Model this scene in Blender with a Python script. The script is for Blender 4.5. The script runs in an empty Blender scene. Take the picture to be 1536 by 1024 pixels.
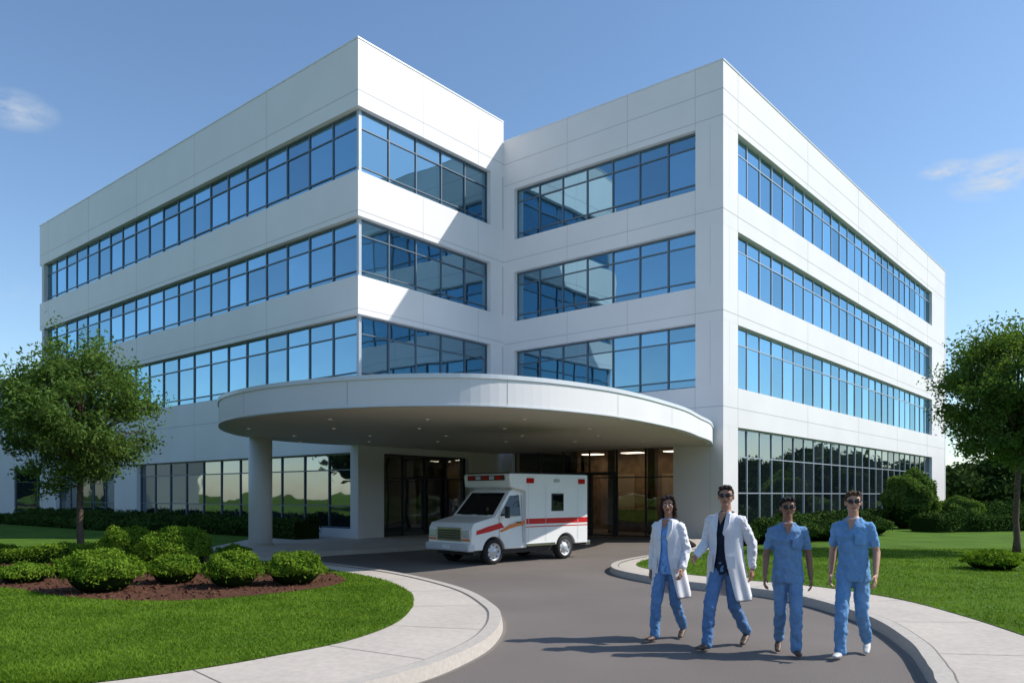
import bpy, math, random
import numpy as np
from mathutils import Vector, Matrix
random.seed(5); rng=np.random.default_rng(5)
S=bpy.context.scene
S.view_settings.view_transform='Standard'
try: S.view_settings.look='None'
except Exception: pass
S.view_settings.exposure=0
COL=S.collection

# ------------------------------------------------------------ materials
def newmat(n):
    m=bpy.data.materials.new(n); m.use_nodes=True; nt=m.node_tree
    return m,nt,nt.nodes['Principled BSDF']
def mat(n,base,rough=.6,nscale=0,namt=.15,bump=0,bscale=60,metal=0,spec=.5,col2=None,big=0,bigscale=.4):
    m,nt,p=newmat(n)
    p.inputs['Base Color'].default_value=(*base,1); p.inputs['Roughness'].default_value=rough
    p.inputs['Metallic'].default_value=metal
    p.inputs['Specular IOR Level'].default_value=spec
    tc=nt.nodes.new('ShaderNodeTexCoord')
    if nscale:
        no=nt.nodes.new('ShaderNodeTexNoise'); no.inputs['Scale'].default_value=nscale; no.inputs['Detail'].default_value=2
        nt.links.new(tc.outputs['Object'],no.inputs['Vector'])
        cr=nt.nodes.new('ShaderNodeValToRGB'); cr.color_ramp.elements[0].position=.3; cr.color_ramp.elements[1].position=.7
        c2=col2 if col2 else tuple(c*(1+namt) for c in base)
        c1=base if col2 else tuple(c*(1-namt) for c in base)
        cr.color_ramp.elements[0].color=(*c1,1); cr.color_ramp.elements[1].color=(*c2,1)
        nt.links.new(no.outputs['Fac'],cr.inputs['Fac'])
        out=cr.outputs['Color']
        if big:
            n2=nt.nodes.new('ShaderNodeTexNoise'); n2.inputs['Scale'].default_value=bigscale; n2.inputs['Detail'].default_value=4
            nt.links.new(tc.outputs['Object'],n2.inputs['Vector'])
            mr=nt.nodes.new('ShaderNodeMapRange'); mr.inputs['From Min'].default_value=.3; mr.inputs['From Max'].default_value=.7
            mr.inputs['To Min'].default_value=1-big; mr.inputs['To Max'].default_value=1+big
            nt.links.new(n2.outputs['Fac'],mr.inputs['Value'])
            mx=nt.nodes.new('ShaderNodeVectorMath'); mx.operation='SCALE'
            nt.links.new(out,mx.inputs[0]); nt.links.new(mr.outputs['Result'],mx.inputs['Scale']); out=mx.outputs['Vector']
        nt.links.new(out,p.inputs['Base Color'])
    if bump:
        nb=nt.nodes.new('ShaderNodeTexNoise'); nb.inputs['Scale'].default_value=bscale; nb.inputs['Detail'].default_value=1
        nt.links.new(tc.outputs['Object'],nb.inputs['Vector'])
        bp=nt.nodes.new('ShaderNodeBump'); bp.inputs['Strength'].default_value=bump; bp.inputs['Distance'].default_value=.02
        nt.links.new(nb.outputs['Fac'],bp.inputs['Height']); nt.links.new(bp.outputs['Normal'],p.inputs['Normal'])
    return m
def leafmat(n,c1,c2,trans=.35,cl=1.2):
    m,nt,p=newmat(n); nt.nodes.remove(p)
    out=nt.nodes['Material Output']
    g=nt.nodes.new('ShaderNodeNewGeometry'); tc=nt.nodes.new('ShaderNodeTexCoord')
    no=nt.nodes.new('ShaderNodeTexNoise'); no.inputs['Scale'].default_value=cl; no.inputs['Detail'].default_value=1
    nt.links.new(tc.outputs['Object'],no.inputs['Vector'])
    a=nt.nodes.new('ShaderNodeMath'); a.operation='MULTIPLY_ADD'; a.inputs[1].default_value=.55
    nt.links.new(g.outputs['Random Per Island'],a.inputs[0])
    b=nt.nodes.new('ShaderNodeMapRange'); b.inputs['From Min'].default_value=.35; b.inputs['From Max'].default_value=.65; b.inputs['To Max'].default_value=.45
    nt.links.new(no.outputs['Fac'],b.inputs['Value']); nt.links.new(b.outputs['Result'],a.inputs[2])
    cr=nt.nodes.new('ShaderNodeValToRGB'); cr.color_ramp.elements[0].color=(*c1,1); cr.color_ramp.elements[1].color=(*c2,1)
    nt.links.new(a.outputs[0],cr.inputs['Fac'])
    d=nt.nodes.new('ShaderNodeBsdfDiffuse'); nt.links.new(cr.outputs['Color'],d.inputs['Color'])
    if trans:
        t=nt.nodes.new('ShaderNodeBsdfTranslucent')
        sc=nt.nodes.new('ShaderNodeVectorMath'); sc.operation='MULTIPLY'; sc.inputs[1].default_value=(1.5,1.5,.6)
        nt.links.new(cr.outputs['Color'],sc.inputs[0]); nt.links.new(sc.outputs['Vector'],t.inputs['Color'])
        m1=nt.nodes.new('ShaderNodeMixShader'); m1.inputs[0].default_value=trans
        nt.links.new(d.outputs[0],m1.inputs[1]); nt.links.new(t.outputs[0],m1.inputs[2])
        nt.links.new(m1.outputs[0],out.inputs['Surface'])
    else: nt.links.new(d.outputs[0],out.inputs['Surface'])
    return m
def glassmat(n,tint,dark,f0=.45,rough=.02,transp=0,wob=.12,fmax=.97):
    m,nt,p=newmat(n); nt.nodes.remove(p); out=nt.nodes['Material Output']
    lw=nt.nodes.new('ShaderNodeLayerWeight'); lw.inputs['Blend'].default_value=.35
    mr=nt.nodes.new('ShaderNodeMapRange'); mr.inputs['To Min'].default_value=f0; mr.inputs['To Max'].default_value=fmax
    nt.links.new(lw.outputs['Facing'],mr.inputs['Value'])
    g=nt.nodes.new('ShaderNodeNewGeometry')
    cr=nt.nodes.new('ShaderNodeValToRGB'); cr.color_ramp.elements[0].color=(*[c*.74 for c in tint],1); cr.color_ramp.elements[1].color=(*[min(1,c*1.14) for c in tint],1)
    nt.links.new(g.outputs['Random Per Island'],cr.inputs['Fac'])
    gl=nt.nodes.new('ShaderNodeBsdfGlossy'); gl.inputs['Roughness'].default_value=rough
    nt.links.new(cr.outputs['Color'],gl.inputs['Color'])
    if wob:
        tc=nt.nodes.new('ShaderNodeTexCoord'); no=nt.nodes.new('ShaderNodeTexNoise'); no.inputs['Scale'].default_value=.9; no.inputs['Detail'].default_value=1
        nt.links.new(tc.outputs['Object'],no.inputs['Vector'])
        bp=nt.nodes.new('ShaderNodeBump'); bp.inputs['Strength'].default_value=wob; bp.inputs['Distance'].default_value=.05
        nt.links.new(no.outputs['Fac'],bp.inputs['Height']); nt.links.new(bp.outputs['Normal'],gl.inputs['Normal'])
    mx=nt.nodes.new('ShaderNodeMixShader'); nt.links.new(mr.outputs['Result'],mx.inputs[0])
    if transp:
        d=nt.nodes.new('ShaderNodeBsdfTransparent'); d.inputs['Color'].default_value=(*dark,1)
    else:
        d=nt.nodes.new('ShaderNodeBsdfDiffuse')
        c3=nt.nodes.new('ShaderNodeValToRGB'); c3.color_ramp.elements[0].position=.55; c3.color_ramp.elements[0].color=(*dark,1); c3.color_ramp.elements[1].color=(*[c*2.4+.01 for c in dark],1)
        mm=nt.nodes.new('ShaderNodeMath'); mm.operation='MULTIPLY'; mm.inputs[1].default_value=7.31; fr_=nt.nodes.new('ShaderNodeMath'); fr_.operation='FRACT'
        nt.links.new(g.outputs['Random Per Island'],mm.inputs[0]); nt.links.new(mm.outputs[0],fr_.inputs[0]); nt.links.new(fr_.outputs[0],c3.inputs['Fac']); nt.links.new(c3.outputs['Color'],d.inputs['Color'])
    nt.links.new(d.outputs[0],mx.inputs[1]); nt.links.new(gl.outputs[0],mx.inputs[2]); nt.links.new(mx.outputs[0],out.inputs['Surface'])
    return m
def emis(n,c,s):
    m,nt,p=newmat(n); p.inputs['Base Color'].default_value=(*c,1); p.inputs['Emission Color'].default_value=(*c,1); p.inputs['Emission Strength'].default_value=s
    return m
WHITE=mat('white_cladding',(.80,.78,.77),.5,.7,.02,big=.02,spec=.3)
JOINT=mat('panel_joint',(.48,.48,.49),.8)
COPING=mat('coping_metal',(.74,.75,.76),.35,metal=.2)
FRAME=mat('window_frame',(.13,.17,.21),.4,metal=.3)
FRAMEL=mat('window_frame_light',(.42,.47,.52),.4,metal=.4)
FRAMED=mat('entrance_frame',(.05,.055,.06),.4,metal=.4)
GLASS=glassmat('window_glass',(.40,.66,.82),(.012,.035,.055),.48)
GLASSD=glassmat('ground_glass',(.58,.62,.64),(.010,.016,.020),.26,fmax=.85)
GLASST=glassmat('lobby_glass',(.4,.45,.48),(.62,.63,.62),.12,transp=1)
SOFFIT=mat('soffit_paint',(.64,.57,.50),.6,2,.03)
ASPH=mat('asphalt',(.180,.158,.142),.85,90,.28,.3,160,big=.12,bigscale=.35,spec=.2)
CONC=mat('concrete',(.53,.475,.41),.8,14,.07,.12,90,big=.07,bigscale=.8,spec=.2)
KERB=mat('kerb_concrete',(.49,.445,.39),.8,20,.08,.12,90,spec=.2)
GROOVE=mat('concrete_joint',(.20,.18,.16),.9)
GRASS=mat('grass_soil',(.078,.152,.016),.95,26,.28,.5,120,big=.24,bigscale=.7,spec=.1)
MULCH=mat('mulch',(.07,.030,.018),.95,30,.6,1,50,col2=(.16,.078,.05),spec=.1)
BARK=mat('bark',(.13,.095,.07),.9,18,.35,.8,30,spec=.1)
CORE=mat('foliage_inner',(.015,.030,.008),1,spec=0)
LEAF_T=leafmat('tree_leaves',(.045,.092,.022),(.16,.25,.065),.35,1.6)
LEAF_S=leafmat('shrub_leaves',(.055,.13,.012),(.21,.32,.035),.25,3.5)
LEAF_H=leafmat('hedge_leaves',(.022,.052,.013),(.08,.14,.03),0,1.5)
LEAF_D=leafmat('distant_leaves',(.035,.065,.018),(.10,.15,.04),0,.4)
BLADE=leafmat('grass_blades',(.060,.130,.010),(.20,.31,.035),.3,1.1)

# ------------------------------------------------------------ mesh helpers
class Acc:
    def __init__(s): s.v=[]; s.f=[]; s.m=[]
    def add(s,v,f,m=0):
        o=len(s.v); s.v+= [tuple(x) for x in v]; s.f+=[tuple(i+o for i in q) for q in f]; s.m+=[m]*len(f)
def mkobj(name,acc,mats,parent=None,smooth=False):
    me=bpy.data.meshes.new(name); me.from_pydata(acc.v,[],acc.f)
    for m in mats: me.materials.append(m)
    me.polygons.foreach_set('material_index',acc.m)
    if smooth: me.polygons.foreach_set('use_smooth',[True]*len(acc.f))
    me.update(); ob=bpy.data.objects.new(name,me); COL.objects.link(ob)
    if parent: ob.parent=parent
    return ob
def empty(name,loc=(0,0,0)):
    e=bpy.data.objects.new(name,None); COL.objects.link(e); e.location=loc; return e
def npmesh(name,V,k,mats,parent=None,smooth=False):
    n=len(V)//k
    me=bpy.data.meshes.new(name); me.vertices.add(len(V)); me.vertices.foreach_set('co',V.astype(np.float32).ravel())
    me.loops.add(n*k); me.loops.foreach_set('vertex_index',np.arange(n*k,dtype=np.int32))
    me.polygons.add(n); me.polygons.foreach_set('loop_start',np.arange(n,dtype=np.int32)*k); me.polygons.foreach_set('loop_total',np.full(n,k,dtype=np.int32))
    for m in mats: me.materials.append(m)
    me.update(calc_edges=True); ob=bpy.data.objects.new(name,me); COL.objects.link(ob)
    if parent: ob.parent=parent
    return ob
def boxv(x0,x1,y0,y1,z0,z1):
    v=[(x,y,z) for x in(x0,x1) for y in(y0,y1) for z in(z0,z1)]
    f=[(0,1,3,2),(4,6,7,5),(0,4,5,1),(2,3,7,6),(0,2,6,4),(1,5,7,3)]
    return v,f
def quadleaf(C,size,up=None):
    n=len(C); a=rng.normal(size=(n,3)); 
    if up is not None: a=a*.8+up
    a/=np.linalg.norm(a,axis=1)[:,None]
    r=rng.normal(size=(n,3)); b=np.cross(a,r); b/=np.linalg.norm(b,axis=1)[:,None]; c=np.cross(a,b)
    s=size*(.6+.8*rng.random((n,1)))
    V=np.stack([C-b*s,C-c*s*.45,C+b*s,C+c*s*.45],1).reshape(-1,3)
    return V
def tube(acc,pts,rad,seg=8,m=0):
    P=[Vector(p) for p in pts]; rings=[]
    for i,p in enumerate(P):
        d=(P[min(i+1,len(P)-1)]-P[max(i-1,0)]).normalized()
        a=d.orthogonal().normalized() if abs(d.z)<.99 else Vector((1,0,0)); b=d.cross(a).normalized(); a=b.cross(d)
        rings.append([p+(a*math.cos(t)+b*math.sin(t))*rad[i] for t in [2*math.pi*k/seg for k in range(seg)]])
    v=[q for r in rings for q in r]; f=[]
    for i in range(len(P)-1):
        for k in range(seg): f.append((i*seg+k,i*seg+(k+1)%seg,(i+1)*seg+(k+1)%seg,(i+1)*seg+k))
    f.append(tuple(range(seg))[::-1]); f.append(tuple((len(P)-1)*seg+k for k in range(seg)))
    acc.add(v,f,m)
def ell(acc,c,r,seg=16,rings=10,m=0):
    v=[(c[0],c[1],c[2]-r[2])]; f=[]
    for i in range(1,rings):
        t=-math.pi/2+math.pi*i/rings
        for k in range(seg):
            a=2*math.pi*k/seg; v.append((c[0]+r[0]*math.cos(t)*math.cos(a),c[1]+r[1]*math.cos(t)*math.sin(a),c[2]+r[2]*math.sin(t)))
    v.append((c[0],c[1],c[2]+r[2])); L=len(v)-1
    for k in range(seg): f.append((0,1+(k+1)%seg,1+k)); f.append((L,1+(rings-2)*seg+k,1+(rings-2)*seg+(k+1)%seg))
    for i in range(rings-2):
        for k in range(seg): f.append((1+i*seg+k,1+i*seg+(k+1)%seg,1+(i+1)*seg+(k+1)%seg,1+(i+1)*seg+k))
    acc.add(v,f,m)
def cap(acc,p0,r0,p1,r1,seg=12,flat=1,m=0):
    p0=Vector(p0);p1=Vector(p1); d=(p1-p0).normalized()
    up=Vector((0,0,1)) if abs(d.z)<.8 else Vector((0,1,0))
    a=d.cross(up).normalized(); b=a.cross(d)
    pr=[]
    for i in range(5):
        t=-math.pi/2+i*math.pi/8; pr.append((p0+d*r0*math.sin(t)*.999,max(r0*math.cos(t),r0*.02)))
    for i in range(5):
        t=i*math.pi/8; pr.append((p1+d*r1*math.sin(t),max(r1*math.cos(t),r1*.02)))
    v=[];f=[]
    for c,r in pr:
        for k in range(seg):
            t=2*math.pi*k/seg; v.append(c+a*r*math.cos(t)+b*r*flat*math.sin(t))
    for i in range(len(pr)-1):
        for k in range(seg): f.append((i*seg+k,i*seg+(k+1)%seg,(i+1)*seg+(k+1)%seg,(i+1)*seg+k))
    f.append(tuple(range(seg))[::-1]); f.append(tuple((len(pr)-1)*seg+k for k in range(seg)))
    acc.add(v,f,m)
def loft(acc,rings,seg=24,m=0):
    v=[];f=[]
    for c,rx,ry in rings:
        for k in range(seg):
            t=2*math.pi*k/seg; v.append((c[0]+rx*math.cos(t),c[1]+ry*math.sin(t),c[2]))
    for i in range(len(rings)-1):
        for k in range(seg): f.append((i*seg+k,i*seg+(k+1)%seg,(i+1)*seg+(k+1)%seg,(i+1)*seg+k))
    f.append(tuple(range(seg))[::-1]); f.append(tuple((len(rings)-1)*seg+k for k in range(seg)))
    acc.add(v,f,m)
def catmull(P,n=8):
    P=[Vector((p[0],p[1])) for p in P]; out=[]
    for i in range(len(P)-1):
        p0=P[max(i-1,0)];p1=P[i];p2=P[i+1];p3=P[min(i+2,len(P)-1)]
        for k in range(n):
            t=k/n; out.append(.5*((2*p1)+(p2-p0)*t+(2*p0-5*p1+4*p2-p3)*t*t+(3*p1-p0-3*p2+p3)*t**3))
    out.append(P[-1]); return [(p.x,p.y) for p in out]
def slab(acc,poly,z0,z1,m=0):
    n=len(poly); v=[(x,y,z1) for x,y in poly]+[(x,y,z0) for x,y in poly]
    f=[tuple(range(n))]+[(i,i+n,(i+1)%n+n,(i+1)%n) for i in range(n)]
    acc.add(v,f,m)
def sheet(name,poly,z,m):
    a=Acc(); a.add([(x,y,z) for x,y in poly],[tuple(range(len(poly)))])
    return mkobj(name,a,[m])
def ccw(p):
    s=sum(p[i][0]*p[(i+1)%len(p)][1]-p[(i+1)%len(p)][0]*p[i][1] for i in range(len(p)))
    return p if s>0 else p[::-1]

# ------------------------------------------------------------ ground, road, islands
sheet('ground',[(-700,-500),(700,-500),(700,900),(-700,900)],-.02,GRASS)
sheet('road',[(-60,-40),(60,-40),(60,36),(-60,36)],0,ASPH)
Lout=catmull([(-30,3.4),(-14,3.8),(-6,4.3),(-3,5.2),(-1.6,6.2),(-.89,7.11),(-.52,7.87),(-.25,8.8),(-.145,10.03),(-.27,11.3),(-.88,13.4),(-2.27,15.9),(-3.96,17.9),(-5.6,19.6),(-5.3,21.6),(-4.2,22.8),(-2.65,24.4),(-1.2,27),(-.5,33)])
Lin=catmull([(-30,4.9),(-14,5.2),(-8,5.4),(-5,5.9),(-3.7,6.5),(-2.88,7.11),(-2.29,7.78),(-1.74,8.61),(-1.41,9.88),(-1.45,11.6),(-1.76,13.1),(-2.66,15.08),(-4.4,17.2),(-6.6,19.4),(-8.7,22),(-9.2,25),(-9.6,33)])
Rout=catmull([(5,-30),(3.6,-5),(3.4,3),(3.45,6),(3.79,7.1),(3.98,7.6),(4.32,8.6),(4.64,10.3),(4.5,12.3),(3.99,13.4),(3.18,14.3),(2.55,15.5),(2.2,16.7),(2.25,17.8),(2.6,18.9),(3.38,20.3),(4.3,21.5),(5.67,24.2),(6.3,28.5)])
Rin=catmull([(6.4,-30),(5.1,-5),(5.0,3),(5.4,6.5),(5.72,8.6),(5.9,10.4),(5.85,12.0),(5.3,13.5),(4.46,14.5),(3.61,15.5),(3.0,16.6),(2.8,17.6),(3.1,18.8),(3.9,20.3),(4.9,21.6),(6.3,24),(7.2,28.5)])
def island(name,out,far):
    a=Acc(); slab(a,ccw(out+far),-.01,.12); return mkobj(name,a,[CONC])
island('sidewalk',Lout,[(-.5,60),(-60,60),(-60,3.4)])
island('sidewalk',Rout,[(7,60),(70,60),(70,-30)])
def offs(P,d):
    r=[]
    for i,p in enumerate(P):
        q=P[min(i+1,len(P)-1)];o=P[max(i-1,0)]; t=Vector((q[0]-o[0],q[1]-o[1])).normalized(); r.append((p[0]-t.y*d,p[1]+t.x*d))
    return r
def strip(acc,P,Q,z,m=0):
    n=len(P); acc.add([(x,y,z) for x,y in P]+[(x,y,z) for x,y in Q],[(i,i+1,n+i+1,n+i) for i in range(n-1)],m)
kb=Acc()
for P,s in((Lout,1),(Rout,-1)):
    a0=offs(P,-.004*s); a1=offs(P,.15*s); a2=offs(P,.172*s)
    strip(kb,a0,a1,.132,0); strip(kb,a1,a2,.126,1)
    n=len(P); b0=offs(P,-.03*s)
    kb.add([(x,y,.132) for x,y in a0]+[(x,y,.0) for x,y in b0],[(i,i+1,n+i+1,n+i) for i in range(n-1)],0)
    strip(kb,offs(P,-.03*s),offs(P,-.075*s),.004,1)
mkobj('kerb',kb,[KERB,GROOVE])
def arcpts(P):
    L=[0]
    for i in range(1,len(P)): L.append(L[-1]+math.dist(P[i],P[i-1]))
    return L
def nearest(P,p): return min(P,key=lambda q:(q[0]-p[0])**2+(q[1]-p[1])**2)
jj=Acc()
for P,Q,s in((Lout,Lin,1),(Rout,Rin,-1)):
    L=arcpts(P); nxt=0
    P2=offs(P,.175*s)
    for i in range(len(P)):
        if L[i]>=nxt:
            nxt+=1.9
            p=Vector(P2[i]); q=Vector(nearest(Q,P2[i])); d=(q-p)
            if d.length<.3 or d.length>3.5: continue
            t=Vector((-d.y,d.x)).normalized()*.005
            jj.add([(*(p-t),.1245),(*(p+t),.1245),(*(q+t),.1245),(*(q-t),.1245)],[(0,1,2,3)])
mkobj('sidewalk_joints',jj,[GROOVE])
Llawn=Lin+[(-9.6,60),(-60,60),(-60,4.9)]
Rlawn=Rin+[(7.2,60),(70,60),(70,-30)]
sheet('lawn',ccw(Llawn),.128,GRASS); sheet('lawn',ccw(Rlawn),.128,GRASS)
bed=catmull([(-14,17),(-12,13.9),(-8.94,13.5),(-6.97,12.2),(-5.65,11.7),(-4.68,11.8),(-3.75,12.6),(-3.12,13.6),(-3.14,14.75),(-3.95,16.2),(-5.6,18.0),(-7.4,19.8),(-10.5,20.3),(-13,19.6),(-14,17)],6)[:-1]
sheet('mulch_bed',ccw(bed),.134,MULCH)
def inpoly(X,Y,P):
    c=np.zeros(len(X),bool); n=len(P)
    for i in range(n):
        x0,y0=P[i];x1,y1=P[(i+1)%n]
        if y0==y1: continue
        k=((y0>Y)!=(y1>Y))&(X<(x1-x0)*(Y-y0)/(y1-y0)+x0); c^=k
    return c
def blades(name,poly,excl,x0,x1,y0,y1,n,h):
    X=rng.uniform(x0,x1,n);Y=y0+(y1-y0)*rng.random(n)**1.7
    k=inpoly(X,Y,poly)
    for e in excl: k&=~inpoly(X,Y,e)
    X=X[k];Y=Y[k];m=len(X); a=rng.uniform(0,6.28,m); w=.0025+.0005*Y
    hh=h*(.5+rng.random(m)); lx=rng.normal(size=m)*.022; ly=rng.normal(size=m)*.022
    V=np.stack([np.stack([X-np.cos(a)*w,Y-np.sin(a)*w,np.full(m,.126)],1),np.stack([X+np.cos(a)*w,Y+np.sin(a)*w,np.full(m,.126)],1),np.stack([X+lx,Y+ly,.128+hh],1)],1).reshape(-1,3)
    npmesh(name,V,3,[BLADE])
blades('grass',Llawn,[bed],-11,-1.3,6.6,20,190000,.028)
blades('grass',Rlawn,[],2.8,18,8.5,23,110000,.03)
n=9000; X=rng.uniform(-14,-3,n);Y=rng.uniform(11.6,20.3,n);k=inpoly(X,Y,bed); C=np.stack([X[k],Y[k],.145+.02*rng.random(k.sum())],1)
npmesh('mulch_chips',quadleaf(C,.035,np.array([0,0,1.5])),4,[MULCH])

# ------------------------------------------------------------ hospital
H=empty('hospital_building')
Lp,Ap,Cp,Bp,Rp=[Vector(p) for p in((-28.8,48.2),(-5.56,28.42),(-.38,34.9),(7.58,28.23),(30.36,55.1))]
def poff(P,n):
    out=[]
    for i,p in enumerate(P):
        ns=[]
        if i>0: d=(P[i]-P[i-1]).normalized(); ns.append(Vector((d.y,-d.x)))
        if i<len(P)-1: d=(P[i+1]-P[i]).normalized(); ns.append(Vector((d.y,-d.x)))
        if len(ns)==1: out.append(p+ns[0]*n)
        else:
            b=(ns[0]+ns[1]).normalized(); out.append(p+b*(n/b.dot(ns[0])))
    return out
def ribbon(acc,P,no,ni,z0,z1,m=0):
    o=poff(P,no); i_=poff(P,ni); n=len(P)
    v=[(p.x,p.y,z0) for p in o]+[(p.x,p.y,z1) for p in o]+[(p.x,p.y,z0) for p in i_]+[(p.x,p.y,z1) for p in i_]
    f=[]
    for k in range(n-1):
        f+=[(k,k+1,n+k+1,n+k),(2*n+k+1,2*n+k,3*n+k,3*n+k+1),(n+k,n+k+1,3*n+k+1,3*n+k),(k+1,k,2*n+k,2*n+k+1)]
    f+=[(0,n,3*n,2*n),(n-1,3*n-1,4*n-1,2*n-1)]
    acc.add(v,f,m)
wall=Acc(); joint=Acc(); fr=Acc(); gl=Acc(); glg=Acc(); glt=Acc(); cop=Acc()
def pt(P,Q,s): return P+(Q-P).normalized()*s
def joints(P,Q,z0,z1,sp,start=.0):
    d=(Q-P).normalized(); L=(Q-P).length; s=start
    while s<L-.2:
        if s>.2: ribbon(joint,[P+d*(s-.007),P+d*(s+.007)],.004,-.01,z0+.01,z1-.01)
        s+=sp
def hjoint(P,z): ribbon(joint,P,.0045,-.01,z-.011,z+.011)
def glaze(P,Q,s0,s1,z0,z1,npan,trans,G,rec=-.25,depth=.05,fm=0,bw=.026):
    d=(Q-P).normalized(); nv=Vector((d.y,-d.x)); w=(s1-s0)/npan
    hs=[z0]+[z0+(z1-z0)*t for t in trans]+[z1]
    for i in range(npan):
        for j in range(len(hs)-1):
            a=s0+i*w; b=s0+(i+1)*w
            t=[random.uniform(-.006,.006) for _ in range(3)]
            def q(s,z,k): r=P+d*s+nv*(rec+k); return (r.x,r.y,z)
            G.add([q(a,hs[j],t[0]),q(b,hs[j],t[0]+t[1]),q(b,hs[j+1],t[0]+t[1]+t[2]),q(a,hs[j+1],t[0]+t[2])],[(0,1,2,3)])
    for i in range(npan+1):
        s=s0+i*w
        a,b=max(s-bw,s0),min(s+bw,s1)
        ribbon(fr,[P+d*a,P+d*b],rec+depth,rec-.02,z0,z1,fm)
    for j,z in enumerate(hs):
        za,zb=(z,z+.06) if j==0 else ((z-.06,z) if j==len(hs)-1 else (z-.022,z+.022))
        for i in range(npan):
            ribbon(fr,[P+d*(s0+i*w+bw+.001),P+d*(s0+(i+1)*w-bw-.001)],rec+depth-.006,rec-.02,za,zb,fm)
LZ=[(15.77,18.2),(11.8,13.43),(8.25,9.65),(3.25,5.91)]; LW=[(13.43,15.77),(9.65,11.8),(5.91,8.25)]
RZ=[(15.1,17.3),(11.45,12.88),(8.0,9.3),(4.2,5.65)]; RW=[(12.88,15.1),(9.3,11.45),(5.65,8.0)]
LE=(Ap-Lp).length; AE=(Cp-Ap).length; BE=(Bp-Cp).length; RE=(Rp-Bp).length
Lx=Lp-(Ap-Lp).normalized()*.35
for z0,z1 in LZ:
    ribbon(wall,[Lx,Ap,Cp],0,-.5,z0,z1)
    joints(Lp,Ap,z0,z1,5.9,LE%5.9); joints(Ap,Cp,z0,z1,3.3,3.3)
hjoint([Lx,Ap,Cp],16.35); hjoint([Lx,Ap,Cp],12.0); hjoint([Lx,Ap,Cp],8.45);hjoint([Lx,Ap,Cp],4.9)
for z0,z1 in RZ:
    Ps=pt(Cp,Bp,-.3)
    ribbon(wall,[Ps,Bp,Rp],0,-.5,z0,z1)
    joints(Cp,Bp,z0,z1,2.9,BE-1.1-2.9*2); joints(Bp,Rp,z0,z1,7.2,1.24)
for z in(15.35,16.3,12.0,8.35,4.9): hjoint([Cp,Bp,Rp],z)
ribbon(cop,[Lx-(Ap-Lp).normalized()*.02,Ap,Cp],.025,-.55,18.2,18.25); ribbon(cop,[pt(Cp,Bp,.06),Bp,Rp],.025,-.55,17.3,17.35)
for (z0,z1) in LW:
    glaze(Lp,Ap,.2,LE-.262,z0,z1,20,(.12,.72),gl); glaze(Ap,Cp,.262,7.42,z0,z1,5,(.12,.72),gl)
    ribbon(wall,[pt(Ap,Cp,7.42),Cp],-.003,-.5,z0,z1)
    ribbon(fr,[pt(Ap,Lp,.32),Ap,pt(Ap,Cp,.32)],-.185,-.3,z0+.003,z1-.003,1)
for (z0,z1) in RW:
    glaze(Cp,Bp,BE-9.76,BE-1.09,z0,z1,7,(.14,.76),gl); glaze(Bp,Rp,1.24,31.3,z0,z1,25,(.72,),gl,rec=-.2,depth=.035,fm=1)
    ribbon(wall,[pt(Cp,Bp,-.3),pt(Cp,Bp,BE-9.76)],-.003,-.5,z0,z1)
    ribbon(wall,[pt(Bp,Cp,1.09),Bp,pt(Bp,Rp,1.24)],-.003,-.5,z0,z1)
    ribbon(wall,[pt(Bp,Rp,31.3),Rp],-.003,-.5,z0,z1)
sA=LE-17.7
ribbon(wall,[Lx,pt(Lp,Ap,LE-28.3)],-.003,-.5,0,3.25); ribbon(wall,[pt(Lp,Ap,LE-20.3),pt(Lp,Ap,sA)],-.003,-.5,0,3.25)
ribbon(wall,[pt(Lp,Ap,LE-.45),Ap,pt(Ap,Cp,1.25)],-.003,-.5,0,3.25)
glaze(Lp,Ap,sA,LE-.45,.45,3.25,11,(.30,.78),glg); glaze(Lp,Ap,LE-28.3,LE-20.3,.45,3.25,5,(.30,.78),glg)
ribbon(wall,[pt(Lp,Ap,LE-28.3),pt(Lp,Ap,LE-20.3)],-.1,-.5,0,.45); ribbon(wall,[pt(Lp,Ap,sA),pt(Lp,Ap,LE-.45)],-.1,-.5,0,.45)
glaze(Ap,Cp,1.25,6.0,.05,3.25,4,(.72,),glg,fm=2)
ribbon(wall,[pt(Ap,Cp,6.0),Cp],-.003,-.5,0,3.25)
ribbon(wall,[pt(Bp,Cp,2.0),Bp,pt(Bp,Rp,1.24)],-.003,-.5,0,4.2); ribbon(wall,[pt(Bp,Rp,31.3),Rp],-.003,-.5,0,4.2)
glaze(Bp,Rp,1.24,31.3,.4,4.2,25,(.36,.72),glg,rec=-.2,depth=.035,fm=1); ribbon(wall,[pt(Bp,Rp,1.24),pt(Bp,Rp,31.3)],-.1,-.5,0,.4)
glaze(Cp,Bp,.5,BE-2.0,.05,3.6,6,(.66,),glt,fm=2); ribbon(wall,[Cp,pt(Cp,Bp,BE-2.0)],-.003,-.5,3.6,4.2); ribbon(wall,[Cp,pt(Cp,Bp,.5)],-.003,-.5,0,3.6)
bk=Acc()
ribbon(bk,[Lp,Ap,Cp],-.5,-.7,0,17.6); ribbon(bk,[Cp,Bp],-.5,-.7,3.7,16.8); ribbon(bk,[Bp,Rp],-.5,-.7,0,16.8)
v8=(Cp-Ap); Lb=Lp+v8; iv=(Lp-Ap)*.018
slab(bk,ccw([tuple(Lp+v8*.07),tuple(Ap+v8*.07+iv),tuple(Cp-v8*.02+iv),tuple(Lb-v8*.02)]),17.4,17.6)
back=(Cp-Bp); Rb=Rp+back*1.6; Cb=Cp+back*.6
slab(bk,ccw([tuple(Bp+back*.06+(Rp-Bp)*.02),tuple(Rp+back*.06),tuple(Rb),tuple(Cb+(Rp-Bp)*.02)]),16.6,16.8)
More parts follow.
